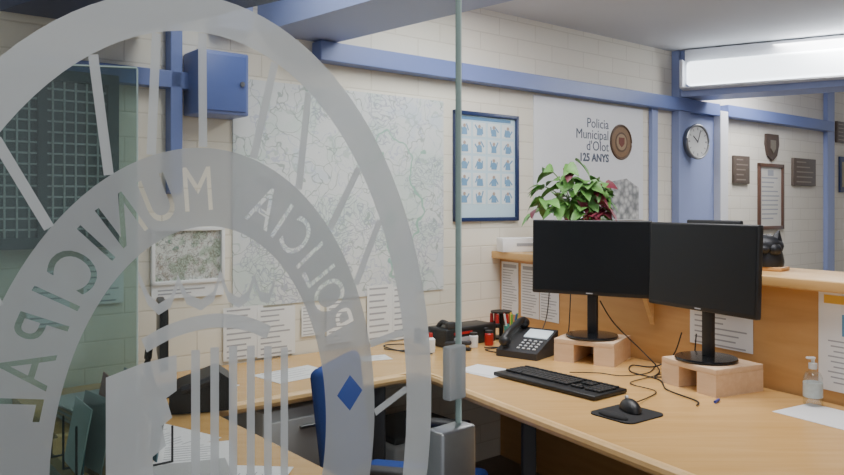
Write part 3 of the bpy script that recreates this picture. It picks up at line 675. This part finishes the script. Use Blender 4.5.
adv={'P':.92,'O':1.08,'L':.78,'I':.60,'C':1,'A':1.02,'M':1.27,'U':1.08,'N':1.12}
cache={}
def orient(th):
    nx,ny=math.sin(th)/TM[0],math.cos(th)/TM[1]; l=math.hypot(nx,ny); return nx/l,ny/l
def rho(th): return math.hypot(TM[0]*math.cos(th),TM[1]*math.sin(th))
def lettering(word,start,L,size=.067,sx=.74):
    th=math.radians(start)
    for i,c in enumerate(word):
        if i: th-=adv[c]*L/2/rho(th)
        if c not in cache: cache[c]=char_splines(c,size)
        nx,ny=orient(th); px,py=TM[0]*K*math.sin(th),TM[1]*K*math.cos(th)
        for pts in cache[c]:
            q=[]
            for (x,y) in pts:
                x*=sx; y=y-size*.36
                q.append((px+nx*y-ny*x,py+ny*y+nx*x))
            polyc(q,cu)
        th-=adv[c]*L/2/rho(th)
lettering("POLICIA",65,.0450)
lettering("MUNICIPAL",-3,.0475)
for a in (math.radians(84.5),math.radians(-93)):
    cx,cy=TM[0]*K*math.sin(a),TM[1]*K*math.cos(a); s1=.020
    polyc([(cx+s1*math.cos(k*pi/2),cy+s1*1.1*math.sin(k*pi/2)) for k in range(4)],cu)
def film(cu,name,mat,y=-.001):
    o=bpy.data.objects.new(name,cu); COL.objects.link(o)
    dg=bpy.context.evaluated_depsgraph_get(); me=bpy.data.meshes.new_from_object(o.evaluated_get(dg)); bpy.data.objects.remove(o)
    me.materials.clear(); me.materials.append(mat); q=bpy.data.objects.new(name,me); COL.objects.link(q)
    part(gd,q,name,mat,T(0,y,0)@RX(pi/2)); return q
film(cu,"lettered_ring",M_frost2)
cu=newfilm()
OO=(.420,.597); OI=(.362,.548)
oval(*OO,cu); oval(*OI,cu)
film(cu,"outer_ring",M_frost)
cu=newfilm()
def ov(A,t,f=1): return (A[0]*K*f*math.sin(t),A[1]*K*f*math.cos(t))
def bar(cu,a1,a2,w):
    p1=ov(TO,math.radians(a1),1.003); p2=ov(OI,math.radians(a2),.998)
    d=Vector((p2[0]-p1[0],p2[1]-p1[1])).normalized(); nx,ny=-d.y*w,d.x*w
    polyc([(p1[0]+nx,p1[1]+ny),(p2[0]+nx,p2[1]+ny),(p2[0]-nx,p2[1]-ny),(p1[0]-nx,p1[1]-ny)],cu)
for a1,a2 in ((-1,-1),(-15,-11),(-26,-24),(-42,-44),(-58,-55),(-74,-78),(14,17),(30,27),(44,46),(60,57),(75,78),(91,88),(106,110)):
    bar(cu,a1,a2,.0048)
film(cu,"rays",M_frost)
def ribbon(cu,pts,w0,crescent=False):
    P=smooth_path([(p[0]*K,p[1]*K,0) for p in pts],6); L=[];R=[]; n=len(P)
    for i,p in enumerate(P):
        d=(P[min(i+1,n-1)]-P[max(i-1,0)]).normalized(); w=w0*(.12+.88*math.sin(pi*i/(n-1))) if crescent else w0
        L.append((p.x-d.y*w,p.y+d.x*w)); R.append((p.x+d.y*w,p.y-d.x*w))
    polyc(L+R[::-1],cu)
cu=newfilm()
ribbon(cu,[(-.085,.148),(-.045,.163),(.008,.169),(.058,.160),(.096,.143)],.0075)
# wavy upper line of the crown: one solid band with pointed tips
up=[(-.092,.242),(-.080,.212),(-.066,.198),(-.050,.206),(-.040,.232),(-.028,.208),(-.008,.198),(.010,.208),(.020,.236),(.032,.206),(.048,.196),(.062,.204),(.072,.228),(.082,.202),(.096,.198),(.106,.222)]
lo=[(x,y-.013 if i in (0,4,8,12,15) else y-.014) for i,(x,y) in enumerate(up)]
polyc([(x*K,y*K) for x,y in up]+[(x*K,y*K) for x,y in reversed(lo)],cu)
film(cu,"crown",M_frost)
cu=newfilm()
def kp(pts): return [(x*K,y*K) for x,y in pts]
polyc(kp([(-.132,.116),(-.09,.126),(-.042,.131),(-.042,.085),(-.056,.078),(-.048,.052),(-.062,.044),(-.056,.018),(-.074,.008),(-.072,-.03),(-.090,-.05),(-.09,-.20),(-.11,-.14),(-.132,-.05)]),cu)
for i in range(6):
    x=-.022+.0275*i; y1=-.22+.02*i; yt=(.134,.134,.132,.129,.125,.119)[i]
    polyc(kp([(x,yt),(x+.0125,yt-.001),(x+.0125,y1+.008),(x,y1)]),cu)
film(cu,"shield",M_frost)
pbox(gd,"lock_case",M_steel,(.376,.0,1.045-zc),(.070,.034,.150),.005)
pbox(gd,"glass_clamp",M_frost2,(.383,0,1.195-zc),(.034,.016,.075),.003)

b=B(); b.box((-.35,0,.88),(.70,.010,1.76)); g2=struct("window_1",b,M_glass2,Fr(-.69,1.84,0,.97,.24),"fixed tinted glass screen")
b=B(); b.box((.001,0,.88),(.003,.0102,1.76)); part(g2,b,"glass_edge",M_gedge,smooth=False)
b=B(); b.box((-.35,0,1.762),(.70,.0102,.004)); part(g2,b,"glass_top_edge",M_gedge,smooth=False)

# ---------------------------------------------------------------- lights
def area(n,loc,rot,sx,sy,e,col=(1,.985,.955)):
    l=bpy.data.lights.new(n,'AREA'); l.shape='RECTANGLE'; l.size=sx; l.size_y=sy; l.energy=e; l.color=col
    o=bpy.data.objects.new(n,l); COL.objects.link(o); o.location=loc; o.rotation_euler=rot; return o
area("ceiling_lamp",(.75,2.9,2.5),(0,0,-1.04),1.8,.8,52)
area("ceiling_lamp.001",(-.35,2.2,2.5),(0,0,-.8),1.4,.8,46)
area("far_wall_fill",(2.9,4.9,2.5),(0,0,-1.04),1.8,.8,98)  # added fill light beyond the counter, brightens the far right wall
area("ceiling_lamp.003",(.4,.2,2.5),(0,0,0),1.2,.5,18)
w=bpy.data.worlds.new("world"); w.use_nodes=True; w.node_tree.nodes['Background'].inputs[0].default_value=(.86,.89,.94,1); w.node_tree.nodes['Background'].inputs[1].default_value=.72; SC.world=w

cam=bpy.data.objects.new("camera",bpy.data.cameras.new("camera")); COL.objects.link(cam)
cam.location=(0,0,1.43); cam.rotation_euler=(pi/2,0,0); cam.data.sensor_width=36; cam.data.lens=760/844*36; cam.data.shift_y=-32.5/844; cam.data.clip_start=.02
SC.camera=cam
